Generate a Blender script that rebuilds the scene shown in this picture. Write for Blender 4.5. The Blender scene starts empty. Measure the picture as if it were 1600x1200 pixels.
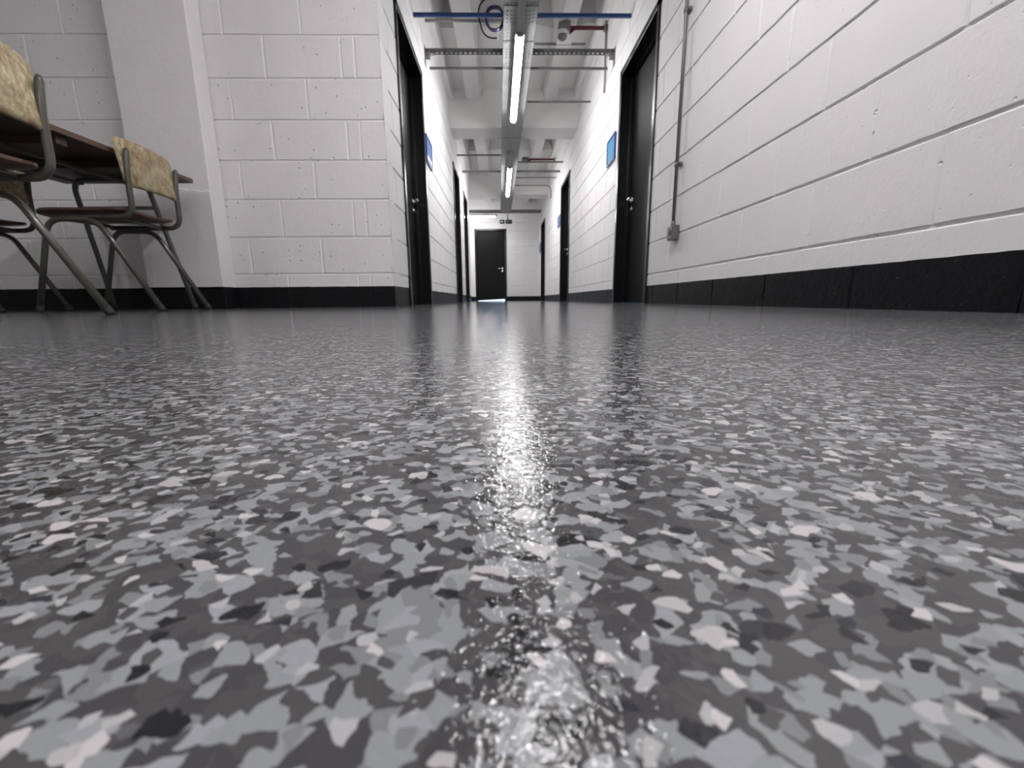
import bpy, bmesh, math, random
from mathutils import Vector, Matrix
random.seed(7)
SC = bpy.context.scene
C = SC.collection
PI = math.pi

# ------------------------------------------------------------------ camera, world, exposure
cd = bpy.data.cameras.new('camera'); cam = bpy.data.objects.new('camera', cd); C.objects.link(cam)
r_ = Vector((0.99967727, -0.02361133, -0.00937295)); u_ = Vector((0.01383387, 0.19652173, 0.98040187)); f_ = Vector((0.0213066, 0.98021514, -0.19678495))
cam.matrix_world = Matrix(((r_.x, u_.x, -f_.x, 0), (r_.y, u_.y, -f_.y, 0), (r_.z, u_.z, -f_.z, 0.039), (0, 0, 0, 1)))
cd.sensor_width = 36; cd.lens = 657.58 / 1600 * 36
cd.clip_start = 0.004; cd.clip_end = 100
cd.dof.use_dof = True; cd.dof.focus_distance = 0.24; cd.dof.aperture_fstop = 25
SC.camera = cam
w = bpy.data.worlds.new('World'); SC.world = w; w.use_nodes = True
w.node_tree.nodes['Background'].inputs[0].default_value = (0.42, 0.66, 1.0, 1)
w.node_tree.nodes['Background'].inputs[1].default_value = 2.2
vs = SC.view_settings
vs.view_transform = 'Standard'; vs.look = 'None'; vs.gamma = 1; vs.use_curve_mapping = False
vs.exposure = 1.12
TUBE_STRENGTH = 48.0

# ------------------------------------------------------------------ geometry constants (metres, camera over the origin)
XL, XR, YL, YE = -0.699, 1.112, 2.84, 12.93
XC = 9.92                      # where the left corridor wall ends
J0, CH = 0.2146, 0.225         # first bed joint, course height
BAND = 0.133
CEIL = 2.79

# ------------------------------------------------------------------ node helpers
class NT:
    def __init__(s, name):
        s.m = bpy.data.materials.new(name); s.m.use_nodes = True
        s.t = s.m.node_tree; s.b = s.t.nodes['Principled BSDF']
    def n(s, typ, **k):
        o = s.t.nodes.new(typ)
        for a, v in k.items():
            if a.startswith('_'): setattr(o, a[1:], v)
            else: o.inputs[a.replace('__', ' ')].default_value = v
        return o
    def l(s, a, b): s.t.links.new(a, b)
    def set(s, **k):
        for a, v in k.items(): s.b.inputs[a.replace('__', ' ')].default_value = v
    def math(s, op, a, b=None, clamp=False):
        o = s.t.nodes.new('ShaderNodeMath'); o.operation = op; o.use_clamp = clamp
        for i, v in enumerate((a, b)):
            if v is None: continue
            if hasattr(v, 'links'): s.l(v, o.inputs[i])
            else: o.inputs[i].default_value = v
        return o.outputs[0]
    def mix(s, fac, a, b, blend='MIX'):
        o = s.t.nodes.new('ShaderNodeMix'); o.data_type = 'RGBA'; o.blend_type = blend
        for sock, v in ((o.inputs[0], fac), (o.inputs[6], a), (o.inputs[7], b)):
            if hasattr(v, 'links'): s.l(v, sock)
            else: sock.default_value = v if not isinstance(v, tuple) else (*v, 1)[:4]
        return o.outputs[2]
    def ramp(s, fac, stops, const=False):
        o = s.t.nodes.new('ShaderNodeValToRGB')
        if const: o.color_ramp.interpolation = 'CONSTANT'
        e = o.color_ramp.elements
        while len(e) < len(stops): e.new(0.5)
        for i, (p, c) in enumerate(stops):
            e[i].position = p; e[i].color = (*c, 1) if isinstance(c, tuple) else (c, c, c, 1)
        s.l(fac, o.inputs[0]); return o.outputs[0]
    def pos(s):
        return s.n('ShaderNodeNewGeometry').outputs['Position']
    def obj(s):
        return s.n('ShaderNodeTexCoord').outputs['Object']
    def noise(s, vec, scale, detail=3, rough=.5, out='Fac'):
        o = s.n('ShaderNodeTexNoise', Scale=scale, Detail=detail, Roughness=rough); s.l(vec, o.inputs['Vector']); return o.outputs[out]
    def bump(s, h, strength, dist, prev=None):
        o = s.n('ShaderNodeBump', Strength=strength, Distance=dist); s.l(h, o.inputs['Height'])
        if prev: s.l(prev, o.inputs['Normal'])
        return o.outputs[0]

def plain(name, col, rough=.5, metal=0, noise=0, nscale=30, coat=0, bump=0, bscale=200):
    k = NT(name); k.set(Base__Color=(*col, 1), Roughness=rough, Metallic=metal)
    if coat: k.set(Coat__Weight=coat, Coat__Roughness=.12)
    if noise:
        f = k.noise(k.obj(), nscale, 4)
        c = k.mix(f, tuple(x * (1 - noise) for x in col), tuple(min(1, x * (1 + noise)) for x in col)); k.l(c, k.b.inputs['Base Color'])
    if bump:
        k.l(k.bump(k.noise(k.obj(), bscale, 3), bump, .001), k.b.inputs['Normal'])
    return k.m

def wall_material(name, pits=True):
    k = NT(name); P = k.pos()
    sep = k.n('ShaderNodeSeparateXYZ'); k.l(P, sep.inputs[0])
    edge = k.math('ADD', sep.outputs['Z'], k.math('MULTIPLY', k.math('SUBTRACT', k.noise(P, 18, 2), .5), .004))
    isb = k.math('LESS_THAN', edge, BAND)
    tone = k.noise(P, 2.2, 4, .6)
    white = k.mix(tone, (.69, .68, .685), (.76, .75, .755))
    dirt = k.math('MULTIPLY', k.math('GREATER_THAN', k.noise(P, 55, 2, .5), .74), .12)
    white = k.mix(dirt, white, (.45, .43, .42))
    blk = k.mix(k.noise(P, 35, 5, .7), (.005, .005, .006), (.011, .011, .013))
    scuff = k.math('GREATER_THAN', k.noise(P, 95, 2, .5), .735)
    blk = k.mix(k.math('MULTIPLY', scuff, .3), blk, (.18, .18, .18))
    k.l(k.mix(isb, white, blk), k.b.inputs['Base Color'])
    k.l(k.ramp(isb, [(0, .62), (1, .42)]), k.b.inputs['Roughness'])
    k.l(k.ramp(isb, [(0, .28), (1, .13)]), k.b.inputs['Specular IOR Level'])
    h = k.math('ADD', k.math('MULTIPLY', k.noise(P, 90, 4, .65), .5), k.math('MULTIPLY', k.noise(P, 16, 3, .6), .9))
    nrm = k.bump(h, .8, .0032)
    if pits:
        v = k.n('ShaderNodeTexVoronoi', Scale=42.0); k.l(P, v.inputs['Vector'])
        sc = k.n('ShaderNodeSeparateColor'); k.l(v.outputs['Color'], sc.inputs[0])
        rad = k.math('MULTIPLY', k.math('SUBTRACT', sc.outputs[0], .69), 1.1)
        zone = k.math('MULTIPLY', k.math('GREATER_THAN', k.noise(P, 2.3, 1), .42), 1)
        rad = k.math('MULTIPLY', k.math('MAXIMUM', rad, .0001), zone)
        pit = k.math('MULTIPLY', k.math('SUBTRACT', rad, v.outputs['Distance'], True), 6.0, True)
        pit = k.math('SUBTRACT', 1.0, pit)
        nrm = k.bump(pit, 1.0, .006, nrm)
    k.l(nrm, k.b.inputs['Normal'])
    return k.m

def floor_material():
    k = NT('flake_floor'); P = k.pos()
    n1 = k.n('ShaderNodeTexNoise', Scale=260.0, Detail=2.0); k.l(P, n1.inputs['Vector'])
    def warp(amp, off):
        a = k.n('ShaderNodeVectorMath', _operation='SUBTRACT'); k.l(n1.outputs['Color'], a.inputs[0]); a.inputs[1].default_value = (.5, .5, .5)
        b = k.n('ShaderNodeVectorMath', _operation='SCALE'); k.l(a.outputs[0], b.inputs[0]); b.inputs['Scale'].default_value = amp
        c = k.n('ShaderNodeVectorMath', _operation='ADD'); k.l(P, c.inputs[0]); k.l(b.outputs[0], c.inputs[1])
        d = k.n('ShaderNodeVectorMath', _operation='ADD'); k.l(c.outputs[0], d.inputs[0]); d.inputs[1].default_value = (off, off * .7, 0)
        return d.outputs[0]
    def cells(scale, amp, off, rot=0, stretch=1.0):
        m = k.n('ShaderNodeMapping'); k.l(warp(amp, off), m.inputs[0]); m.inputs['Rotation'].default_value = (0, 0, rot); m.inputs['Scale'].default_value = (1, stretch, 0)
        v = k.n('ShaderNodeTexVoronoi', Scale=scale, _voronoi_dimensions='2D'); k.l(m.outputs[0], v.inputs['Vector'])
        sc = k.n('ShaderNodeSeparateColor'); k.l(v.outputs['Color'], sc.inputs[0])
        return v, sc
    D1, D2 = (.060, .058, .062), (.072, .070, .073)
    G1, G2, G3 = (.245, .257, .266), (.28, .288, .305), (.19, .198, .205)
    W, K = (.50, .47, .48), (.018, .018, .02)
    # overlapping broadcast flakes: every layer lies over the one before
    v, s = cells(315, .0034, 0)
    col = k.ramp(s.outputs[0], [(0, D1), (.36, D2), (.70, (.11, .11, .115)), (.74, G3), (.82, G1), (.94, G2)], True)
    for scale, amp, off, rot, st, stops, thr in (
        (300, .0032, 3.1, .5, 1.35, [(0, D1), (.5, D2)], .70),
        (255, .0032, 1.7, .9, 1.5, [(0, G1), (.45, G2), (.75, G3)], .885),
        (275, .0030, 2.9, 2.1, 1.35, [(0, G2), (.5, G1)], .90),
        (560, .0021, 5.3, 0, 1, [(0, G3), (.4, G1), (.7, D2), (.85, (.38, .38, .39))], .80),
        (280, .0028, 7.7, 1.9, 1.3, [(0, K), (.6, (.03, .03, .034))], .955),
        (520, .002, 8.3, .4, 1.2, [(0, K), (.7, (.028, .028, .04))], .955),
        (265, .003, 9.1, 1.2, 1.4, [(0, W), (.6, (.42, .405, .41))], .968),
        (540, .002, 11.3, 0, 1.2, [(0, W), (.5, (.40, .39, .395))], .962)):
        v, s = cells(scale, amp, off, rot, st)
        c2 = k.ramp(s.outputs[1], stops, True)
        col = k.mix(k.math('GREATER_THAN', s.outputs[0], thr), col, c2)
    k.l(col, k.b.inputs['Base Color'])
    k.set(Roughness=.085, IOR=1.38)
    h1 = k.noise(P, 780, 2, .6); h2 = k.noise(P, 60, 3, .5)
    n = k.bump(h1, .42, .00041); n = k.bump(h2, .18, .0008, n)
    k.l(n, k.b.inputs['Normal'])
    return k.m

def backrest_material():
    k = NT('weathered_plywood'); P = k.obj()
    m = k.n('ShaderNodeMapping'); k.l(P, m.inputs[0]); m.inputs['Scale'].default_value = (1.4, 1, 1)
    a = k.noise(m.outputs[0], 9, 6, .7); b = k.noise(m.outputs[0], 60, 4, .65); g = k.noise(m.outputs[0], 4, 3, .6)
    a2 = k.noise(m.outputs[0], 28, 5, .75)
    a = k.math('ADD', k.math('MULTIPLY', a, .55), k.math('MULTIPLY', a2, .45))
    base = k.ramp(a, [(.36, (.085, .05, .025)), (.45, (.26, .185, .10)), (.53, (.46, .37, .23)), (.62, (.68, .60, .43))])
    base = k.mix(k.ramp(b, [(.45, 0.0), (.65, .7)]), base, (.23, .17, .095))
    base = k.mix(k.ramp(g, [(.5, 0.0), (.68, .55)]), base, (.20, .215, .115))
    k.l(base, k.b.inputs['Base Color']); k.set(Roughness=.55)
    k.l(k.bump(b, .4, .0006), k.b.inputs['Normal'])
    return k.m

def wood_material(name, c1, c2, rough=.4):
    k = NT(name); P = k.obj()
    m = k.n('ShaderNodeMapping'); k.l(P, m.inputs[0]); m.inputs['Scale'].default_value = (14, 1.2, 14)
    a = k.noise(m.outputs[0], 3, 6, .65)
    k.l(k.mix(a, c1, c2), k.b.inputs['Base Color']); k.set(Roughness=rough)
    return k.m

def perforated_material():
    k = NT('perforated_galvanised_steel'); P = k.obj()
    sp = k.n('ShaderNodeSeparateXYZ'); k.l(P, sp.inputs[0])
    def cell(ax, pitch, off=0):
        q = k.math('FRACT', k.math('ADD', k.math('DIVIDE', sp.outputs[ax], pitch), off)); return k.math('MULTIPLY', k.math('ABSOLUTE', k.math('SUBTRACT', q, .5)), pitch)
    px, py = .030, .047
    hx = k.math('LESS_THAN', cell('X', px), .0052); hy = k.math('LESS_THAN', cell('Y', py), .0075)
    row = k.math('LESS_THAN', k.math('ABSOLUTE', k.math('SUBTRACT', k.math('FRACT', k.math('DIVIDE', sp.outputs['Y'], .25)), .5)), .40)
    hole = k.math('MULTIPLY', k.math('MULTIPLY', hx, hy), row)
    k.l(k.mix(k.noise(P, 25, 4), (.30, .315, .31), (.42, .435, .43)), k.b.inputs['Base Color'])
    k.set(Metallic=.55, Roughness=.5)
    tr = k.n('ShaderNodeBsdfTransparent'); mx = k.n('ShaderNodeMixShader')
    k.l(hole, mx.inputs[0]); k.l(k.b.outputs[0], mx.inputs[1]); k.l(tr.outputs[0], mx.inputs[2])
    k.l(mx.outputs[0], k.t.nodes['Material Output'].inputs['Surface'])
    return k.m

def emitter(name, col, s):
    k = NT(name); k.set(Base__Color=(.9, .9, .9, 1), Emission__Color=(*col, 1), Emission__Strength=s, Roughness=.4); return k.m

M = {}
M['wall'] = wall_material('painted_blockwork')
M['plaster'] = wall_material('painted_plaster', False)
M['floor'] = floor_material()
M['ceiling'] = plain('painted_concrete_soffit', (.78, .77, .765), .8, noise=.05, nscale=6, bump=.4, bscale=60)
M['black_frame'] = plain('black_satin_frame', (.008, .008, .010), .26, noise=.15)
M['black_frame'].node_tree.nodes['Principled BSDF'].inputs['Specular IOR Level'].default_value = .4
M['black_door'] = plain('black_door_leaf', (.006, .006, .007), .45, noise=.35, nscale=12)
M['black_door'].node_tree.nodes['Principled BSDF'].inputs['Specular IOR Level'].default_value = .14
M['steel'] = plain('brushed_steel', (.75, .75, .74), .22, 1)
M['galv'] = plain('galvanised_steel', (.30, .30, .29), .42, .7, noise=.15)
M['galv_dark'] = plain('dull_steel', (.16, .155, .15), .5, .5, noise=.2)
M['dark_galv'] = plain('weathered_galvanised', (.17, .17, .168), .4, .6, noise=.25)
M['perf'] = perforated_material()
M['blue_rail'] = plain('blue_painted_rail', (.012, .05, .17), .4)
M['red_pipe'] = plain('red_painted_conduit', (.10, .010, .025), .4)
M['white_plastic'] = plain('white_plastic', (.72, .72, .71), .4)
M['grey_plastic'] = plain('grey_plastic', (.16, .16, .16), .5)
M['black_cable'] = plain('black_cable', (.015, .015, .018), .5)
M['purple_cable'] = plain('purple_cable', (.045, .03, .13), .5)
M['tube'] = emitter('led_diffuser', (1.0, .972, .982), TUBE_STRENGTH)
M['tube_far'] = emitter('led_diffuser_corridor', (1.0, .978, .975), TUBE_STRENGTH * .85)
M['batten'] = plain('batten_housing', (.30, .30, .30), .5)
M['ply'] = backrest_material()
M['seat'] = wood_material('reddish_seat_veneer', (.055, .024, .016), (.12, .055, .038), .35)
M['tabletop'] = wood_material('dark_table_veneer', (.030, .020, .015), (.065, .042, .030), .5)
M['tableedge'] = wood_material('worn_table_edge', (.05, .028, .020), (.16, .10, .07), .4)
M['frame'] = plain('olive_grey_enamel', (.060, .060, .044), .32, noise=.3, nscale=25, coat=.3)
M['table_frame'] = plain('grey_steel_tube', (.13, .13, .125), .35, noise=.25, nscale=20)
M['rubber'] = plain('black_rubber', (.02, .02, .02), .7)
M['blue_sign'] = plain('blue_sign_border', (.018, .07, .30), .3)
M['sky_sign'] = plain('light_blue_sign_face', (.10, .34, .55), .18, noise=.12, nscale=14)
M['lilac_sign'] = plain('pale_blue_sign_face', (.22, .33, .62), .18, noise=.2, nscale=9)
M['paper'] = plain('white_paper', (.85, .85, .85), .5)
M['green'] = plain('dark_green_sign', (.012, .05, .03), .35)
M['tape'] = plain('blue_floor_tape', (.02, .12, .45), .4)

# ------------------------------------------------------------------ mesh helpers
def mesh_obj(name, bm, mat, parent=None, smooth=False, mats=None):
    me = bpy.data.meshes.new(name); bm.normal_update(); bm.to_mesh(me); bm.free()
    for mm in (mats or [mat]): me.materials.append(mm)
    if smooth:
        for pl in me.polygons: pl.use_smooth = True
    o = bpy.data.objects.new(name, me); C.objects.link(o)
    if parent: o.parent = parent
    return o

def add_box(bm, x0, x1, y0, y1, z0, z1, mi=0, bev=0):
    vs_ = [bm.verts.new(v) for v in ((x0,y0,z0),(x1,y0,z0),(x1,y1,z0),(x0,y1,z0),(x0,y0,z1),(x1,y0,z1),(x1,y1,z1),(x0,y1,z1))]
    fs = []
    for f in ((0,3,2,1),(4,5,6,7),(0,1,5,4),(1,2,6,5),(2,3,7,6),(3,0,4,7)):
        q = bm.faces.new([vs_[i] for i in f]); q.material_index = mi; fs.append(q)
    if bev:
        es = list({e for f in fs for e in f.edges})
        bmesh.ops.bevel(bm, geom=es, offset=bev, segments=2, affect='EDGES', profile=.5)
    return vs_

def box(name, d, mat, parent=None, bev=0):
    bm = bmesh.new(); add_box(bm, *d, bev=bev); return mesh_obj(name, bm, mat, parent)

def fillet(pts, rad, seg=6):
    pts = [Vector(p) for p in pts]; out = [pts[0]]
    for i in range(1, len(pts) - 1):
        a, b, c = pts[i-1], pts[i], pts[i+1]
        r = rad.get(i, 0) if isinstance(rad, dict) else rad
        u = (a - b); v = (c - b); r = min(r, u.length * .49, v.length * .49)
        if r <= 0: out.append(b); continue
        p0 = b + u.normalized() * r; p1 = b + v.normalized() * r
        for k in range(seg + 1):
            t = k / seg; out.append((1-t)**2 * p0 + 2*t*(1-t) * b + t*t * p1)
    out.append(pts[-1]); return out

def add_tube(bm, pts, r, n=12, radii=None, cap=True):
    pts = [Vector(p) for p in pts]; rings = []
    t0 = (pts[1] - pts[0]).normalized()
    ref = Vector((0,0,1)) if abs(t0.z) < .9 else Vector((1,0,0))
    nrm = t0.cross(ref).normalized()
    for i, p in enumerate(pts):
        t = ((pts[min(i+1, len(pts)-1)] - pts[max(i-1, 0)])).normalized()
        nrm = (nrm - t * nrm.dot(t)).normalized(); b = t.cross(nrm)
        rr = radii[i] if radii else r
        rings.append([bm.verts.new(p + (nrm * math.cos(a) + b * math.sin(a)) * rr) for a in [2*PI*k/n for k in range(n)]])
    for a, b in zip(rings, rings[1:]):
        for k in range(n): bm.faces.new((a[k], a[(k+1)%n], b[(k+1)%n], b[k])).smooth = True
    if cap: bm.faces.new(rings[0][::-1]); bm.faces.new(rings[-1])

def tube(name, pts, r, mat, parent=None, n=12, **k):
    bm = bmesh.new(); add_tube(bm, pts, r, n, **k); bmesh.ops.recalc_face_normals(bm, faces=bm.faces); return mesh_obj(name, bm, mat, parent)

def tag(o, label=None, cat=None, group=None, kind=None):
    if label: o['label'] = label
    if cat: o['category'] = cat
    if group: o['group'] = group
    if kind: o['kind'] = kind
    return o
def empty(name, loc=(0,0,0), rz=0):
    o = bpy.data.objects.new(name, None); C.objects.link(o); o.location = loc; o.rotation_euler = (0,0,rz); o.empty_display_size = .1; return o
def struct(o): o['kind'] = 'structure'; return o

# ------------------------------------------------------------------ block walls
def block_wall(name, axis, pos, nsign, u0, u1, z1, openings, joints, mat, thick=.15, jit=.0011, lod=None, inset=0.0):
    """wall on plane axis=pos whose face looks along nsign*axis; openings (ua,ub,za,zb); joints(row)->list of u"""
    bm = bmesh.new()
    def P(u, z, d):
        n = pos + nsign * d
        return (n, u, z) if axis == 'x' else (u, n, z)
    RD, VD = .0055, .0038
    # body behind the face, cut around the openings
    ub0 = u0 + inset
    us = sorted({ub0, u1} | {max(u0, min(u1, v)) for o in openings for v in o[:2]})
    for a, b in zip(us, us[1:]):
        zz = [(0, z1)]
        for o in openings:
            if o[0] < (a+b)/2 < o[1]:
                zz = [seg for s0, s1 in zz for seg in ((s0, min(s1, o[2])), (max(s0, o[3]), s1)) if seg[1] - seg[0] > 1e-4]
        for s0, s1 in zz:
            lo, hi = sorted((pos - nsign * RD, pos - nsign * thick))
            if axis == 'x': add_box(bm, lo, hi, a, b, s0, s1)
            else: add_box(bm, a, b, lo, hi, s0, s1)
    row = 0; z = 0
    while z < z1 - .02:
        zt = min(z1, J0 + CH * row)
        js = [u0] + [j for j in sorted(joints(row)) if u0 + .03 < j < u1 - .03] + [u1]
        for a, b in zip(js, js[1:]):
            rects = [(a, b, z, zt)]
            for o in openings:
                nr = []
                for (ra, rb, rz, rt) in rects:
                    if o[1] <= ra or o[0] >= rb or o[3] <= rz or o[2] >= rt: nr.append((ra, rb, rz, rt)); continue
                    if ra < o[0]: nr.append((ra, o[0], rz, rt))
                    if rb > o[1]: nr.append((o[1], rb, rz, rt))
                    if rt > o[3]: nr.append((max(ra, o[0]), min(rb, o[1]), o[3], rt))
                    if rz < o[2]: nr.append((max(ra, o[0]), min(rb, o[1]), rz, o[2]))
                rects = nr
            for (ra, rb, rz, rt) in rects:
                if rb - ra < .012 or rt - rz < .012: continue
                step = lod(ra) if lod else .06
                je = jit if step < .2 else 0
                edgeL = ra in (u0,) or any(abs(ra - o[1]) < 1e-5 for o in openings)
                edgeR = rb in (u1,) or any(abs(rb - o[0]) < 1e-5 for o in openings)
                zb = rz + (.0045 if rz > 0 and rz == z else 0); ztp = rt - (.0045 if rt == zt and rt < z1 else 0)
                db = RD if rz > 0 and rz == z else 0; dt = RD if rt == zt and rt < z1 else 0
                dl = 0 if edgeL else VD; dr = 0 if edgeR else VD
                il = ra if edgeL else ra + .008; ir = rb if edgeR else rb - .008
                ib = zb + (.0020 if db else 0); it = ztp - (.0042 if dt else 0)
                nu = max(1, int((rb - ra) / step)); nz = max(1, int((rt - rz) / step))
                outer, inner = [], []
                def R(s=1): return random.uniform(-je, je) * s
                for i in range(nu):
                    t = i / nu; e = 0 < i
                    outer.append(P(ra + (rb-ra)*t, zb + (R() if e else 0), -db)); inner.append(P(il + (ir-il)*t, ib + (R() if e else 0), 0))
                for i in range(nz):
                    t = i / nz; e = 0 < i
                    outer.append(P(rb, zb + (ztp-zb)*t, -(dr if e else max(dr, db)))); inner.append(P(ir + (R(3) if e and not edgeR else 0), ib + (it-ib)*t, 0))
                for i in range(nu):
                    t = i / nu; e = 0 < i
                    outer.append(P(rb + (ra-rb)*t, ztp + (R() if e else 0), -(dt if e else max(dt, dr)))); inner.append(P(ir + (il-ir)*t, it + (R() if e else 0), 0))
                for i in range(nz):
                    t = i / nz; e = 0 < i
                    outer.append(P(ra, ztp + (zb-ztp)*t, -(dl if e else max(dl, dt)))); inner.append(P(il + (R(3) if e and not edgeL else 0), it + (ib-it)*t, 0))
                ov = [bm.verts.new(p) for p in outer]; iv = [bm.verts.new(p) for p in inner]
                n = len(ov)
                flip = (nsign > 0) if axis == 'x' else (nsign < 0)
                fs = []
                for i in range(n):
                    q = (ov[i], ov[(i+1)%n], iv[(i+1)%n], iv[i]); fs.append(q if flip else q[::-1])
                fs.append(tuple(iv) if flip else tuple(iv[::-1]))
                for q in fs: bm.faces.new(q)
        z = zt; row += 1
    return struct(mesh_obj(name, bm, mat))

DH = 2.045
DL = [(3.285, 4.275), (6.74, 7.64), (8.44, 9.28)]
DR = [(3.285, 4.265), (7.16, 8.2), (11.1, 12.15)]
bond = lambda ph: (lambda row: [ph + .452 * k + (.226 if row % 2 else 0) for k in range(-14, 40)])
near = lambda u: .05 if u < 3.4 else .3
block_wall('wall_right', 'x', XR, -1, -4.0, YE, 3.235, [(a, b, 0, DH) for a, b in DR], bond(.898), M['wall'], lod=near)
block_wall('wall_left', 'x', XL, 1, YL, XC, 3.235, [(a, b, 0, DH) for a, b in DL],
           bond(YL - .01), M['wall'], lod=lambda u: .06 if u < 3.3 else .3, inset=.02)
def fj(row):
    if row % 2: return [-1.150 - .452 * k for k in range(12)]
    return [-.850, -.930] + [-1.380 - .452 * k for k in range(12)]
block_wall('wall_front', 'y', YL, -1, -5.5, XL - .001, 3.235, [], fj, M['wall'], thick=.15)
ED = (-.776, .156)
block_wall('wall_back', 'y', YE, -1, -4.0, XR + .15, 3.235, [(ED[0], ED[1], 0, 2.065)], bond(-.2), M['wall'], lod=lambda u: .3)
# the room behind the camera and the cross corridor, plain painted walls
def slab(name, d, mat): return struct(box(name, d, mat))
slab('wall_rear', (-5.65, XR + .15, -4.15, -4.0, 0, 3.235), M['plaster'])
slab('wall_side', (-5.65, -5.5, -4.0, YL, 0, 3.235), M['plaster'])
slab('wall_crossing', (-4.0, XL - .15, XC - .15, XC, 0, 3.235), M['plaster'])
slab('wall_crossing_end', (-4.15, -4.0, XC, YE, 0, 3.235), M['plaster'])

# pillar in front of the block wall: smooth plaster, thicker patched foot
def pillar():
    bm = bmesh.new()
    x0, x1, y0, y1 = -2.165, -1.717, 2.712, YL - .002
    add_box(bm, x0, x1, y0, y1, 0, 3.2, bev=.006)
    # patched lower part with a ragged upper edge
    n = 18; top = []
    for i in range(n + 1):
        t = i / n; top.append((x0 - .004 + (x1 - x0 + .002) * t, .70 + random.uniform(-.008, .008) + .02 * math.sin(t * 5)))
    fr = [bm.verts.new((x, y0 - .007, z)) for x, z in top]; bk = [bm.verts.new((x, y0 + .002, z + .008)) for x, z in top]
    lo = [bm.verts.new((x, y0 - .007, .128 + random.uniform(-.004, .004))) for x, z in top]; lb = [bm.verts.new((x, y0 + .002, .118)) for x, z in top]
    for i in range(n):
        bm.faces.new((lo[i], lo[i+1], fr[i+1], fr[i])); bm.faces.new((fr[i], fr[i+1], bk[i+1], bk[i])); bm.faces.new((lb[i], lb[i+1], lo[i+1], lo[i]))
    bm.faces.new((lo[-1], lb[-1], bk[-1], fr[-1])); bm.faces.new((lb[0], lo[0], fr[0], bk[0]))
    return struct(mesh_obj('wall_pillar', bm, M['plaster']))
pillar()

# floor
bm = bmesh.new(); add_box(bm, -5.7, XR + .4, -4.2, YE + 2.5, -.1, 0); struct(mesh_obj('floor', bm, M['floor']))

# ceiling: coffered concrete, ribs along the corridor, deep cross beams
def ceiling():
    bm = bmesh.new()
    add_box(bm, -5.7, XR + .2, -4.2, YE + .2, 3.22, 3.32)
    beams = [(2.7 - 3.85, 3.15 - 3.85), (2.7, 3.15), (6.55, 6.98), (10.40, 10.83)]
    for a, b in beams:
        prof = [(a - .05, 3.23), (a, CEIL), (a, 2.42), (b, 2.42), (b, CEIL), (b + .05, 3.23)]
        L = [bm.verts.new((-5.7, y, z)) for y, z in prof]; R = [bm.verts.new((XR + .1, y, z)) for y, z in prof]
        for i in range(len(prof) - 1): bm.faces.new((L[i], L[i+1], R[i+1], R[i]))
    # raised shallow roof over the second half of each bay with a curved step
    for a, b in ((5.25, 6.56), (9.1, 10.41), (1.4, 2.71)):
        for x0, x1 in ((-5.7, -.45), (-.26, .64), (.80, XR + .1)):
            n = 8
            for i in range(n):
                xa, xb = x0 + (x1-x0)*i/n, x0 + (x1-x0)*(i+1)/n
                c = lambda x: a - .10 * math.sin(PI * (x - x0) / (x1 - x0))
                v = [bm.verts.new(p) for p in ((xa, c(xa), 2.93), (xb, c(xb), 2.93), (xb, b, 2.91), (xa, b, 2.91))]; bm.faces.new(v)
                v = [bm.verts.new(p) for p in ((xa, c(xa) - .03, 3.23), (xb, c(xb) - .03, 3.23), (xb, c(xb), 2.93), (xa, c(xa), 2.93))]; bm.faces.new(v)
    for xa, xb in ((-1.55, -1.35), (-.45, -.26), (.64, .80), (-2.6, -2.4), (-3.6, -3.4), (-4.7, -4.5)):
        prof = [(xa - .09, 3.23), (xa, CEIL), (xb, CEIL), (xb + .09, 3.23)]
        L = [bm.verts.new((x, -4.2, z)) for x, z in prof]; R = [bm.verts.new((x, YE + .1, z)) for x, z in prof]
        for i in range(3): bm.faces.new((L[i], R[i], R[i+1], L[i+1]))
    # solid margins beside the corridor walls
    for s, x in ((1, XL), (-1, XR)):
        prof = [(x - s*.02, CEIL), (x + s*.05, CEIL), (x + s*.13, 3.23)]
        L = [bm.verts.new((px, 3.1, z)) for px, z in prof]; R = [bm.verts.new((px, XC if s > 0 else YE, z)) for px, z in prof]
        for i in range(2): bm.faces.new((L[i], R[i], R[i+1], L[i+1]))
    bmesh.ops.recalc_face_normals(bm, faces=bm.faces)
    return struct(mesh_obj('ceiling', bm, M['ceiling']))
ceiling()

# ------------------------------------------------------------------ doors
def lever(parent, base, out, along, s=1.0):
    """round rose, neck and lever; base on the leaf face, out = face normal, along = lever direction"""
    b, o, a = Vector(base), Vector(out), Vector(along)
    bm = bmesh.new()
    add_tube(bm, [b, b + o*.008], .026, 20)
    add_tube(bm, fillet([b + o*.006, b + o*.055, b + o*.055 + a*.125 + Vector((0,0,-.004))], .022), .0095, 12)
    bmesh.ops.recalc_face_normals(bm, faces=bm.faces)
    h = mesh_obj('door_handle', bm, M['steel'], parent); h['label'] = 'chrome lever handle'
    c = b + Vector((0,0,-.075)); bm = bmesh.new()
    add_tube(bm, [c, c + o*.007], .024, 20); add_tube(bm, [c + o*.005, c + o*.016], .010, 12)
    bmesh.ops.recalc_face_normals(bm, faces=bm.faces)
    l = mesh_obj('door_lock', bm, M['steel'], parent); l['label'] = 'round steel lock below the handle'

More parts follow.
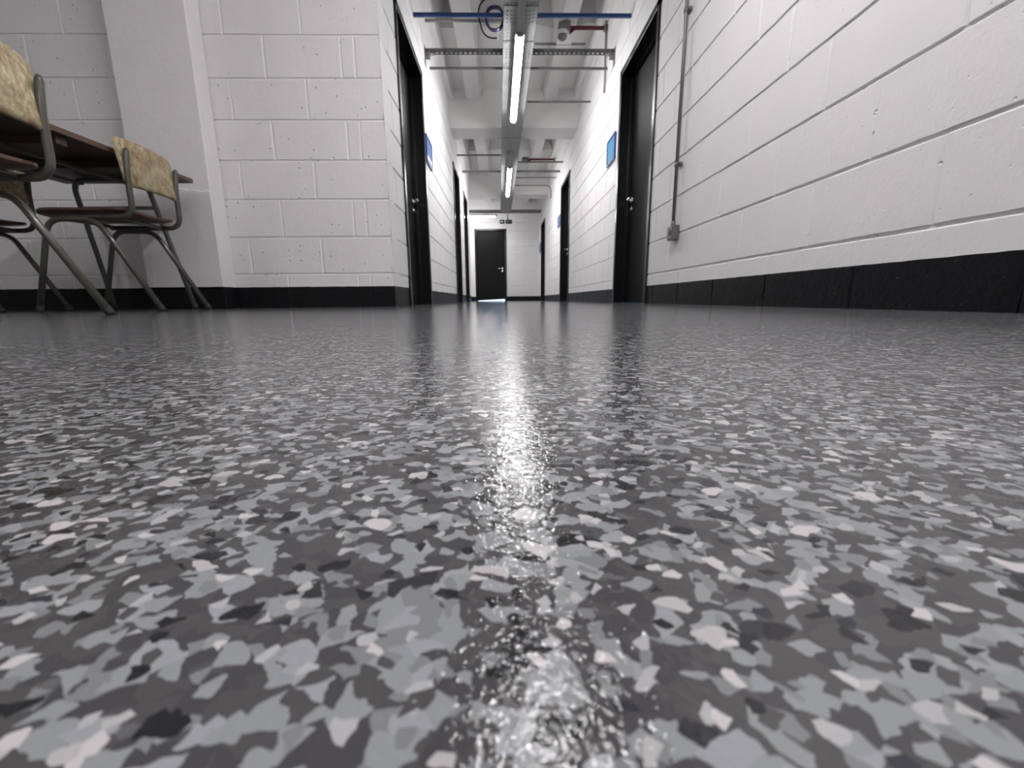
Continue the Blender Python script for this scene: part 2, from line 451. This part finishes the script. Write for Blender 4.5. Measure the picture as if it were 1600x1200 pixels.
def side_door(n, x, s, y0, y1, latch_far=True, top=DH):
    """door in a corridor side wall; s = +1 when the wall looks to +x"""
    d = struct(empty('door_%d' % n, (x, (y0+y1)/2, 0)))
    bm = bmesh.new(); F = .048; O = .012; IN = .15
    def bx_(xa, xb, ya, yb, za, zb): 
        lo, hi = sorted((s*xa, s*xb)); add_box(bm, lo, hi, ya, yb, za, zb, bev=.003)
    h = (y1 - y0) / 2
    bx_(O, -IN, -h, -h + F, 0, top); bx_(O, -IN, h - F, h, 0, top); bx_(O, -IN, -h, h, top - F, top)
    bx_(-.075, -.11, -h + F, -h + F + .014, 0, top - F); bx_(-.075, -.11, h - F - .014, h - F, 0, top - F); bx_(-.075, -.11, -h + F, h - F, top - F - .014, top - F)
    mesh_obj('door_frame', bm, M['black_frame'], d)
    bm = bmesh.new(); bx_(-.111, -.155, -h + F + .003, h - F - .003, .006, top - F - .003)
    leaf = mesh_obj('door_leaf', bm, M['black_door'], d)
    ly = (h - F - .075) * (1 if latch_far else -1)
    lever(leaf, (-s*.111, ly, .93), (s, 0, 0), (0, -1 if latch_far else 1, 0))
    bx = bmesh.new(); lo, hi = sorted((-s*.16, -s*.20)); add_box(bx, lo, hi, -h - .05, h + .05, 0, top + .05); mesh_obj('backing_panel', bx, M['black_door'], d)
    return d
k = 1
for a, b in DL: side_door(k, XL, 1, a, b); k += 1
for a, b in DR: side_door(k, XR, -1, a, b); k += 1

def end_door():
    x0, x1 = ED; top = 2.065; F = .05
    d = struct(empty('door_%d' % k, ((x0+x1)/2, YE, 0))); h = (x1-x0)/2
    bm = bmesh.new()
    for q in ((-h, -h+F, -.012, .15, 0, top), (h-F, h, -.012, .15, 0, top), (-h, h, -.012, .15, top-F, top)): add_box(bm, *q, bev=.003)
    mesh_obj('door_frame', bm, M['black_frame'], d)
    for q in ((-h+F-.001, -h+F+.016, .092, .115, 0, top-F), (h-F-.016, h-F+.001, .092, .115, 0, top-F), (-h+F, h-F, .092, .115, top-F-.016, top-F+.001)):
        bm = bmesh.new(); add_box(bm, *q); mesh_obj('door_stop', bm, M['black_frame'], d)
    bm = bmesh.new()
    # leaf hangs a touch low on its hinge side, so the gap below widens towards the latch
    v = [bm.verts.new(p) for p in ((-h+F+.003, .045, .012), (h-F-.003, .045, .052), (h-F-.003, .045, top-F-.004), (-h+F+.003, .045, top-F-.004),
                                   (-h+F+.003, .09, .012), (h-F-.003, .09, .052), (h-F-.003, .09, top-F-.004), (-h+F+.003, .09, top-F-.004))]
    for f in ((0,1,2,3),(7,6,5,4),(0,4,5,1),(1,5,6,2),(2,6,7,3),(3,7,4,0)): bm.faces.new([v[i] for i in f])
    leaf = mesh_obj('door_leaf', bm, M['black_door'], d)
    lever(leaf, (h - F - .08, .045, .95), (0, -1, 0), (-1, 0, 0))
end_door()

# ------------------------------------------------------------------ signs beside the doors
def side_sign(x, s, y0, y1, z0, z1, label, face, strip=False):
    r = empty('door_sign', (x, (y0+y1)/2, z0)); tag(r, label, 'sign', 'wall signs beside the corridor doors')
    h = (y1-y0)/2; H = z1-z0; b = .016
    def bx_(bm, xa, xb, ya, yb, za, zb, bev=0):
        lo, hi = sorted((s*xa, s*xb)); add_box(bm, lo, hi, ya, yb, za, zb, bev=bev)
    bm = bmesh.new()
    bx_(bm, .001, .016, -h, -h+b, 0, H); bx_(bm, .001, .016, h-b, h, 0, H); bx_(bm, .001, .016, -h+b, h-b, 0, b); bx_(bm, .001, .016, -h+b, h-b, H-b, H)
    mesh_obj('sign_border', bm, M['blue_sign'], r)
    bm = bmesh.new(); bx_(bm, .002, .010, -h+b, h-b, b, H-b); mesh_obj('sign_face', bm, face, r)
    if strip:
        bm = bmesh.new(); bx_(bm, .010, .013, -h+b+.01, h-b-.01, b+.02, H*.30); mesh_obj('sign_strip', bm, M['paper'], r)['label'] = 'white strip low on the sign'
    return r
side_sign(XR, -1, 4.37, 4.68, 1.362, 1.60, 'light blue sign with blue border on right wall just past the nearest door', M['sky_sign'])
side_sign(XL, 1, 4.33, 4.64, 1.325, 1.57, 'pale blue sign with blue border on the left wall just past the nearest door', M['lilac_sign'], True)
side_sign(XR, -1, 8.27, 8.58, 1.385, 1.585, 'small blue sign on right wall just past the middle door', M['lilac_sign'])
side_sign(XR, -1, 12.28, 12.58, 1.33, 1.60, 'tiny grey-blue sign on right wall past the farthest door', M['lilac_sign'])
def notice():
    bm = bmesh.new()
    o = [(0,0),(.05,-.01),(.055,.03),(.11,.035),(.115,-.025),(.17,-.005),(.175,.045),(.165,.095),(.06,.10),(.0,.085)]
    a = [bm.verts.new((-.0015, y, z)) for y, z in o]; b = [bm.verts.new((0, y, z)) for y, z in o]
    bm.faces.new(a); bm.faces.new(b[::-1])
    for i in range(len(o)): j = (i+1) % len(o); bm.faces.new((a[i], b[i], b[j], a[j]))
    bmesh.ops.recalc_face_normals(bm, faces=bm.faces)
    n = mesh_obj('paper_notice', bm, M['paper']); n.location = (XR - .0005, 4.37, 1.165)
    tag(n, 'small torn white paper notice stuck below the light blue sign', 'notice')
notice()

# ------------------------------------------------------------------ socket box and conduit on the right wall
def wall_box():
    r = empty('switch_box', (XR, 2.775, .399)); tag(r, 'grey metal switch box at the foot of the wall conduit', 'switch')
    bm = bmesh.new(); add_box(bm, -.042, -.0005, -.043, .043, 0, .086, bev=.004); mesh_obj('back_box', bm, M['dark_galv'], r)
    bm = bmesh.new(); add_box(bm, -.047, -.041, -.039, .039, .004, .082, bev=.002); p = mesh_obj('face_plate', bm, M['dark_galv'], r)
    bm = bmesh.new(); add_box(bm, -.056, -.046, -.013, .013, .032, .062, bev=.002); mesh_obj('rocker', bm, M['grey_plastic'], p)
wall_box()
def wall_conduit():
    r = empty('wall_conduit', (XR, 2.775, .478)); tag(r, 'thin galvanised conduit running up the right wall from switch box', 'pipe')
    bm = bmesh.new(); add_tube(bm, [(-.026, 0, .006), (-.026, 0, 2.36)], .0105, 14); mesh_obj('pipe', bm, M['dark_galv'], r)
    bm = bmesh.new(); add_tube(bm, [(-.026, 0, -.002), (-.026, 0, .035)], .0145, 14); mesh_obj('coupling', bm, M['dark_galv'], r)
    for z in (.365, 1.185, 2.0):
        bm = bmesh.new(); add_tube(bm, [(-.026, 0, z - .011), (-.026, 0, z + .011)], .0145, 14); add_box(bm, -.016, -.001, -.026, .026, z - .009, z + .009, bev=.002)
        mesh_obj('saddle_clip', bm, M['dark_galv'], r)
wall_conduit()

# ------------------------------------------------------------------ cable tray and lights under the ceiling
TZ = 2.275
def tray():
    ang = math.atan(.0062); r = empty('cable_tray', (.185, 3.3, TZ), ang); tag(r, 'long perforated galvanised cable tray running down the corridor ceiling', 'cable tray')
    L0, L1 = -3.0, 8.3; w = .135
    bm = bmesh.new()
    v = [bm.verts.new(p) for p in ((-w, L0, 0), (w-.05, L0, 0), (w-.05, L1, 0), (-w, L1, 0))]; bm.faces.new(v[::-1])
    v = [bm.verts.new(p) for p in ((w-.05, L0, 0), (w-.05, L0, .006), (w-.05, L1, .006), (w-.05, L1, 0))]; bm.faces.new(v)
    v = [bm.verts.new(p) for p in ((w-.05, L0, .006), (w, L0, .006), (w, L1, .006), (w-.05, L1, .006))]; bm.faces.new(v[::-1])
    o = mesh_obj('tray_base', bm, M['perf'], r); sm = o.modifiers.new('s', 'SOLIDIFY'); sm.thickness = .0015
    bm = bmesh.new()
    for x in (-w - .001, w + .001):
        add_box(bm, x - .0012, x + .0012, L0, L1, 0, .045)
        add_box(bm, *(sorted((x, x + (.012 if x < 0 else -.012)))), L0, L1, .044, .0465)
    mesh_obj('tray_side', bm, M['galv'], r)
    for y in (.47, .93, 1.37, 3.2, 4.4, 6.2):
        bm = bmesh.new(); add_box(bm, -w - .003, w + .003, y, y + .014, -.0028, -.0004); mesh_obj('tray_strap', bm, M['galv_dark'], r)
    cb = bmesh.new(); rnd = random.Random(3)
    for i in range(15):
        x = -.115 + i * .0165; pts = []
        for j in range(24):
            y = L0 + .1 + (L1 - L0 - .2) * j / 23; pts.append((x + rnd.uniform(-.004, .004), y, .013 + rnd.uniform(0, .006)))
        add_tube(cb, pts, .0078, 6)
    c = mesh_obj('cable_bundle', cb, M['black_cable']); c.location = (.185, 3.3, TZ); c.rotation_euler = (0, 0, ang)
    tag(c, 'black cables lying inside the long ceiling cable tray', 'cable')
tray()

def batten(loc, length, label, rz=0, shade_stub=.6, tail=0, top=.104, mat='tube_far'):
    r = empty('batten_light', loc, rz); tag(r, label, 'light', 'linear lights under the cable tray')
    bm = bmesh.new(); add_box(bm, -.037, .037, -.004, length + .004, .029, .073, bev=.003); add_box(bm, -.026, .026, -shade_stub, .01, .030, .073, bev=.003); mesh_obj('housing_with_shade_stub', bm, M['batten'], r)  # narrow second box stands in for the shadow strip ahead of the tube
    bm = bmesh.new(); n = 12; rad = .034; rings = []
    ys = [0, .004, .014, .03] + [length - .03, length - .014, length - .004, length]; sc = [.35, .7, .93, 1, 1, .93, .7, .35]
    for y, s in zip(ys, sc):
        rings.append([bm.verts.new((rad*s*math.cos(PI + PI*i/n), y, .029 + rad*s*.95*math.sin(PI + PI*i/n))) for i in range(n+1)])
    for a, b in zip(rings, rings[1:]):
        for i in range(n): bm.faces.new((a[i], b[i], b[i+1], a[i+1])).smooth = True
        bm.faces.new((a[n], b[n], b[0], a[0]))
    bm.faces.new(rings[0]); bm.faces.new(rings[-1][::-1]); bmesh.ops.recalc_face_normals(bm, faces=bm.faces)
    d = mesh_obj('diffuser', bm, M[mat], r); d['label'] = 'glowing white diffuser'
    for y in (.25, length - .25):
        bm = bmesh.new(); add_tube(bm, [(0, y, .070), (0, y, top)], .006, 8); mesh_obj('hanger', bm, M['galv_dark'], r)
    bm = bmesh.new(); add_box(bm, -.029, .029, -.030, -.001, .004, .074, bev=.006); mesh_obj('end_cap', bm, M['grey_plastic'], r)
    return r
LZ = 2.200
tl = math.atan(.0062)
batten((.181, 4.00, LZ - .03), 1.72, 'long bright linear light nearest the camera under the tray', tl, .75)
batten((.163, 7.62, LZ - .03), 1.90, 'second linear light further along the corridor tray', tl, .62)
batten((-.14, 12.0, 2.215), 1.5, 'linear light hung crosswise above the end door', PI/2, .05, top=.12)
batten((-2.0, 11.2, 2.50), 1.5, 'unseen linear light added in the side passage to brighten the end wall', PI/2, .05, top=.29, mat='tube')  # added lamp, out of view, lifts the brightness of the end wall
# the same fittings continue over the room behind the camera, outside the frame
batten((.20, .30, LZ - .03), 1.75, 'linear light in the row above the camera', tl, .1, mat='tube')
batten((.22, -3.4, LZ - .03), 1.75, 'linear light in the row farthest behind the camera', tl, .1, mat='tube')
batten((-2.5, -2.2, 2.50), 1.75, 'linear light over the left part of the open room', 0, .1, top=.29, mat='tube')

def cross_bar(name, label, xa, xb, y, z, wd, ht, mat, cat='rail', group='bars crossing between the corridor walls', brackets=(), slot=False, ya=None):
    r = empty(name, ((xa+xb)/2, y, z)); tag(r, label, cat, group)
    h = (xb-xa)/2; bm = bmesh.new()
    if slot:
        t = .0025
        add_box(bm, -h, h, -wd/2, wd/2, ht - t, ht)
        for s in (-1, 1): add_box(bm, -h, h, *(sorted((s*wd/2, s*(wd/2 - t)))), ht*.62, ht)
        n = int(2*h / .045)
        for i in range(n + 1):
            x = -h + 2*h*i/n
            for s in (-1, 1): add_box(bm, max(-h, x - .012), min(h, x + .012), *(sorted((s*wd/2, s*(wd/2 - t)))), ht*.22, ht*.62)
        for s in (-1, 1): add_box(bm, -h, h, *(sorted((s*wd/2, s*(wd/2 - t)))), 0, ht*.24)
    else:
        add_box(bm, -h, h, -wd/2, wd/2, 0, ht, bev=.002)
    mesh_obj('bar', bm, mat, r)
    for s in brackets:
        bm = bmesh.new(); e = s*h
        add_box(bm, *sorted((e, e - s*.005)), -.03, .03, -.10, ht + .02); add_box(bm, *sorted((e, e - s*.09)), -.022, .022, -.006, 0); add_box(bm, *sorted((e, e - s*.05)), -.003, .003, -.05, 0)
        mesh_obj('end_bracket', bm, M['galv'], r)
    return r
e = .001
cross_bar('ceiling_rail', 'bright blue bar crossing above, nearest of the crossing bars', XL+e, XR-e, 4.02, 2.335, .022, .027, M['blue_rail'])
cross_bar('strut_channel', 'slotted grey strut channel with end brackets crossing behind the blue bar', XL+e, XR-e, 4.55, 2.335, .041, .034, M['dark_galv'], brackets=(-1, 1), slot=True)
cross_bar('ceiling_rail', 'thin grey bar crossing just behind the slotted strut channel', XL+e, XR-e, 4.83, 2.335, .02, .02, M['galv_dark'])
cross_bar('ceiling_rail', 'thin grey bar reaching from tray to right wall beside the nearest light far end', .34, XR-e, 5.66, 2.375, .02, .018, M['galv_dark'])
cross_bar('ceiling_rail', 'short grey bar left of the tray, in front of the second light', XL+e, .02, 7.42, 2.325, .022, .022, M['galv_dark'])
cross_bar('ceiling_rail', 'grey bar right of the tray below the distant red pipe', .30, XR-e, 7.98, 2.385, .022, .022, M['galv_dark'])
cross_bar('ceiling_rail', 'grey bar crossing both sides of the tray beside the second light', XL+e, XR-e, 8.40, 2.345, .03, .03, M['galv_dark'])
cross_bar('ceiling_rail', 'thinnest grey bar right of the tray behind the second light start', .30, XR-e, 8.95, 2.39, .018, .018, M['galv_dark'])
r = cross_bar('cable_tray', 'grey cable tray crossing the far end above the end door', -3.5, XR-.03, 12.0, 2.335, .22, .05, M['galv_dark'], 'cable tray', None)

def pipe_thing(name, label, pts, rad, mat, cat='pipe', fil=.08):
    o = tube(name, fillet(pts, fil), rad, mat, n=12); tag(o, label, cat); return o
pipe_thing('conduit_pipe', 'thin curved conduit turning down the right wall near the corridor end', [(.27, 9.60, 2.415), (XR-.03, 9.60, 2.415), (XR-.03, 9.60, 2.16)], .011, M['galv_dark'], fil=.14)
pipe_thing('conduit_pipe', 'grey conduit high on the left just behind the blue bar', [(XL+.002, 4.65, 2.665), (.06, 4.65, 2.665)], .014, M['galv'])
pipe_thing('conduit_pipe', 'thin grey conduit high on the right beneath the red pipe', [(XR-.15, 5.28, 2.80), (.40, 5.28, 2.80)], .012, M['galv'])
pipe_thing('conduit_pipe', 'slim white conduit dropping down the right wall from the red pipe', [(XR-.016, 4.87, 2.79), (XR-.016, 4.87, 2.14)], .010, M['galv'])
def detector(name, x0, x1, y, z, label, dome=True):
    r = empty(name, (x0, y, z)); tag(r, label, 'pipe')
    L = x1 - x0 - .002
    bm = bmesh.new(); add_tube(bm, [(0.03, 0, 0), (L, 0, 0)], .018, 14); mesh_obj('pipe', bm, M['red_pipe'], r)
    bm = bmesh.new(); add_tube(bm, [(L - .03, 0, 0), (L, 0, 0)], .034, 16); mesh_obj('end_flange', bm, M['galv_dark'], r)
    bm = bmesh.new(); add_box(bm, -.05, .07, -.05, .05, -.03, .035, bev=.008); mesh_obj('junction_box', bm, M['grey_plastic'], r)
    bm = bmesh.new(); v = [bm.verts.new(p) for p in ((.07,-.008,-.012),(.13,-.008,-.012),(.07,-.008,-.06),(.07,.008,-.012),(.13,.008,-.012),(.07,.008,-.06))]
    for f in ((0,2,1),(3,4,5),(0,1,4,3),(1,2,5,4),(2,0,3,5)): bm.faces.new([v[i] for i in f])
    mesh_obj('gusset', bm, M['red_pipe'], r)
    if dome:
        d = empty('smoke_detector', (x0 - .005, y, z - .0305)); tag(d, 'round white smoke detector hanging under the red pipe junction box', 'detector')
        def lathe(prof, nm, mt):
            bm = bmesh.new(); n = 24; rings = [[bm.verts.new((rr*math.cos(2*PI*i/n), rr*math.sin(2*PI*i/n), zz)) for i in range(n)] for rr, zz in prof]
            for a, b in zip(rings, rings[1:]):
                for i in range(n): bm.faces.new((a[i], a[(i+1)%n], b[(i+1)%n], b[i])).smooth = True
            bm.faces.new(rings[0]); bm.faces.new(rings[-1]); bmesh.ops.recalc_face_normals(bm, faces=bm.faces); return mesh_obj(nm, bm, mt, d)
        lathe([(.055, 0), (.055, -.03), (.048, -.036)], 'detector_base', M['white_plastic'])
        lathe([(.046, -.037), (.046, -.055), (.036, -.07), (.02, -.08)], 'sensor_head', M['grey_plastic'])
detector('red_pipe', .66, XR, 4.89, 2.74, 'dark red pipe on the right wall ending in a grey box above smoke detector')
detector('red_pipe', .49, XR-.02, 9.05, 2.76, 'distant dark red pipe near the ceiling beside the second light', False)

def coil():
    rnd = random.Random(5)
    for nm, label, mat, n, cx, rad, rr in (('cable_coil', 'coil of purple cable hanging on the left edge of the tray', M['purple_cable'], 5, .035, .075, .006), ('loose_cable', 'black cable looping down beside the purple coil', M['black_cable'], 1, .03, .135, .006)):
        bm = bmesh.new()
        pts = []
        for i in range(n * 24 + 1):
            a = 2*PI*i/24 - .6; t = i/24
            pts.append((cx - .062 + rad*math.cos(a)*(1 + .08*math.sin(3*a + t)), 4.09 + .008*t + .004*math.sin(5*a), 2.375 + rad*1.15*math.sin(a)))
        if n == 1: pts = [(-.10, 4.0, 2.78), (-.085, 4.03, 2.5)] + [p for p in pts[9:]]
        if n == 1: pts = [q for q in pts if q[0] < .02]
        if n == 1: pts = fillet(pts, .02, 3)
        add_tube(bm, pts, rr, 8); bmesh.ops.recalc_face_normals(bm, faces=bm.faces)
        tag(mesh_obj(nm, bm, mat), label, 'cable')
coil()

def exit_sign():
    y = 12.0; r = empty('exit_sign', (.137, y, 2.045)); tag(r, 'dark green emergency exit sign of two panels hanging near corridor end', 'sign')
    bm = bmesh.new()
    add_box(bm, -.165, -.035, -.012, .012, 0, .105, bev=.004); mesh_obj('arrow_panel', bm, M['green'], r)
    bm = bmesh.new(); add_box(bm, -.012, .165, -.012, .012, 0, .105, bev=.004); mesh_obj('figure_panel', bm, M['green'], r)
    bm = bmesh.new(); v = [bm.verts.new((x, -.0135, z)) for x, z in ((-.145,.052),(-.105,.085),(-.105,.065),(-.075,.065),(-.075,.039),(-.105,.039),(-.105,.02))]
    bm.faces.new(v); mesh_obj('arrow_mark', bm, M['paper'], r)
    bm = bmesh.new()   # running figure
    def q(pts): bm.faces.new([bm.verts.new((x, -.0135, z)) for x, z in pts])
    q([(.05 + .009*math.cos(a*PI/4), .088 + .009*math.sin(a*PI/4)) for a in range(8)])
    q([(.036,.077),(.052,.077),(.058,.05),(.042,.05)]); q([(.042,.05),(.056,.052),(.040,.030),(.024,.022),(.022,.030),(.034,.036)]); q([(.05,.05),(.058,.05),(.075,.035),(.072,.018),(.065,.018),(.066,.033)])
    q([(.036,.077),(.022,.068),(.018,.055),(.025,.055),(.028,.064),(.038,.068)]); q([(.052,.077),(.07,.066),(.066,.06),(.052,.068)])
    mesh_obj('figure_mark', bm, plain('faded_white_mark', (.25, .30, .27), .5), r)
    bm = bmesh.new(); add_tube(bm, [(.05, 0, .10), (.05, 0, .15)], .014, 8); add_tube(bm, [(.05, 0, .14), (.02, 0, .289)], .006, 8); add_tube(bm, [(.05, 0, .14), (.085, 0, .289)], .006, 8)
    mesh_obj('hanger', bm, M['galv_dark'], r)
exit_sign()

# blue tape across the threshold of the nearest right door
bm = bmesh.new(); add_box(bm, XR + .03, XR + .055, 3.40, 4.10, .0003, .0012); tag(mesh_obj('floor_tape', bm, M['tape']), 'thin blue tape strip on threshold of nearest right door', 'tape')

# ------------------------------------------------------------------ school chairs
def curved_panel(name, W, H, D, thick, mat, parent, corner=.035, taper=.0, nx=16, nz=10, back=None, horizontal=False):
    """rounded sheet bent to a curve"""
    bm = bmesh.new(); grid = {}
    def outline(t, s):
        return t, s
    for side in (0, 1):
        for i in range(nx+1):
            for j in range(nz+1):
                a = -1 + 2*i/nx; b = -1 + 2*j/nz
                # squircle-style rounding of the corners
                hw, hh = W/2, H/2
                x, z = a*hw, b*hh
                cx, cz = hw - corner, hh - corner
                if abs(x) > cx and abs(z) > cz:
                    dx, dz = (abs(x)-cx)/corner, (abs(z)-cz)/corner
                    m = max(dx, dz); L = math.hypot(dx, dz)
                    if L > 0: x = math.copysign(cx + dx*corner*m/L, x); z = math.copysign(cz + dz*corner*m/L, z)
                x *= 1 + taper * (z/hh)
                y = D((x/hw), (z/hh)) + (thick if side else 0)
                grid[side, i, j] = bm.verts.new((x, y, z))
    for i in range(nx):
        for j in range(nz):
            bm.faces.new((grid[0,i,j], grid[0,i+1,j], grid[0,i+1,j+1], grid[0,i,j+1])).smooth = True
            bm.faces.new((grid[1,i,j], grid[1,i,j+1], grid[1,i+1,j+1], grid[1,i+1,j])).smooth = True
    rim = [(i,0) for i in range(nx)] + [(nx,j) for j in range(nz)] + [(i,nz) for i in range(nx,0,-1)] + [(0,j) for j in range(nz,0,-1)]
    for k2 in range(len(rim)):
        a, b = rim[k2], rim[(k2+1) % len(rim)]
        bm.faces.new((grid[(0,)+a], grid[(1,)+a], grid[(1,)+b], grid[(0,)+b]))
    bmesh.ops.recalc_face_normals(bm, faces=bm.faces)
    if horizontal: bmesh.ops.rotate(bm, verts=bm.verts, cent=(0,0,0), matrix=Matrix.Rotation(PI/2, 3, 'X'))
    return mesh_obj(name, bm, mat, parent)

def make_chair(label):
    r = empty('school_chair'); tag(r, label, 'chair', 'school chairs round the table')
    R = .0118
    b = curved_panel('backrest', .350, .205, lambda x, z: -.020*(1 - x*x) + .004*z*z, .010, M['ply'], r, corner=.030, taper=.03)
    b.location = (0, -.185, .658); b.rotation_euler = (-.10, 0, 0)
    s = curved_panel('seat', .36, .385, lambda x, z: -.010*(1 - x*x) + (.022*max(0, z - .45)**1.6 if z > .45 else 0) - (.03*max(0, -z - .7) if z < -.7 else 0), .010, M['seat'], r, corner=.05, horizontal=True)
    # local z of the panel becomes -y: seat front looks along +y
    s.location = (0, .03, .449); s.rotation_euler = (0, PI, 0)
    s.rotation_euler = (0, 0, 0)
    for sx in (-1, 1):
        x = sx*.160
        pts = fillet([(x, -.206, .712), (x, -.193, .60), (x, -.190, .424), (x, .15, .424)], {2: .062}, 8)
        rad = [R*.55] + [R]*(len(pts)-1); pts.insert(1, Vector((x, -.2045, .698))); rad.insert(1, R)
        u = tube('upright', pts, R, M['frame'], r, radii=rad); u['label'] = 'bent tube carrying backrest and seat'
        xo = x + sx*.0185
        lp = fillet([(xo + sx*.002, -.257, .014), (xo, -.045, .410), (xo, .155, .410), (xo + sx*.002, .265, .014)], {1: .06, 2: .06}, 8)
        l = tube('leg_loop', lp, R, M['frame'], r)
        for p, q in ((lp[0], lp[1]), (lp[-1], lp[-2])):
            d = (p - q).normalized(); bm = bmesh.new(); add_tube(bm, [p - d*.018, p + d*.006, Vector((p.x + d.x*.014, p.y + d.y*.012, .0008))], .0135, 14, radii=[.0132, .0138, .0115]); mesh_obj('foot_cap', bm, M['rubber'], l)
    for cy in (.12, -.10):
        bm = bmesh.new(); add_tube(bm, [(-.16, cy, .424), (.16, cy, .424)], .009, 10); mesh_obj('cross_rail', bm, M['frame'], r)
    return r
def copy_tree(o, parent=None):
    c = o.copy(); C.objects.link(c); c.parent = parent
    for ch in [q for q in bpy.data.objects if q.parent == o]: copy_tree(ch, c)
    return c
chair = make_chair('olive-framed school chair with stained back, fully in view beside the wall pillar')
chair.location = (-1.872, 2.215, 0); chair.rotation_euler = (0, 0, PI/2 + math.radians(4.2))
c2 = copy_tree(chair); c2.location = (-1.571, 1.275, 0); c2.rotation_euler = (0, 0, PI/2 + math.radians(4.5)); c2['label'] = 'nearest school chair, cut off by the left edge, mottled beige back'
c3 = copy_tree(chair); c3.location = (-2.62, 2.215, 0); c3.rotation_euler = (0, 0, PI/2 + math.radians(5)); c3.location = (-2.67, 2.26, 0)
for ch in [q for q in bpy.data.objects if q.parent == c2 and q.name.startswith('leg_loop')]: ch.scale = (1, 1, .94)
c3['label'] = 'school chair behind under the far side of the table'

# ------------------------------------------------------------------ table
def table():
    r = empty('school_table', (-2.073, 1.86, 0)); tag(r, 'long dark wooden school table with worn edges on tubular steel legs', 'table')
    hx, hy = .345, .72; T = .718
    bm = bmesh.new(); add_box(bm, -hx, hx, -hy, hy, T - .024, T, bev=.004); top = mesh_obj('tabletop', bm, M['tabletop'], r)
    bm = bmesh.new()
    add_box(bm, hx - .0005, hx + .006, -hy, hy, T - .0235, T - .0005, bev=.002); add_box(bm, -hx - .006, -hx + .0005, -hy, hy, T - .0235, T - .0005, bev=.002)
    mesh_obj('edge_strip', bm, M['tableedge'], top)['label'] = 'worn reddish-brown edge'
    for y in (-.52, .02, .33):
        bm = bmesh.new(); add_box(bm, -hx + .03, hx - .02, y - .022, y + .022, T - .058, T - .024, bev=.003); mesh_obj('underside_batten', bm, M['tabletop'], r)
    for s in (-1, 1):
        yt, yb = s*.585, s*.75
        pts = fillet([(-.235, yb, .014), (-.19, yt, .680), (.19, yt, .680), (.235, yb, .014)], .07, 8)
        l = tube('leg', pts, .0125, M['table_frame'], r)
        bm = bmesh.new(); add_tube(bm, [(-.196, s*.618, .545), (.196, s*.618, .545)], .009, 10); mesh_obj('stretcher', bm, M['table_frame'], r)
        for x in (-.235, .235):
            bm = bmesh.new(); add_tube(bm, [(x, yb - s*.004, .03), (x*1.003, yb + s*.002, .0008)], .0145, 12); mesh_obj('foot_cap', bm, M['rubber'], l)
    for x in (-.12, .12):
        bm = bmesh.new(); add_box(bm, x - .012, x + .012, -.56, .56, T - .070, T - .058); mesh_obj('apron_rail', bm, M['tabletop'], r)
table()
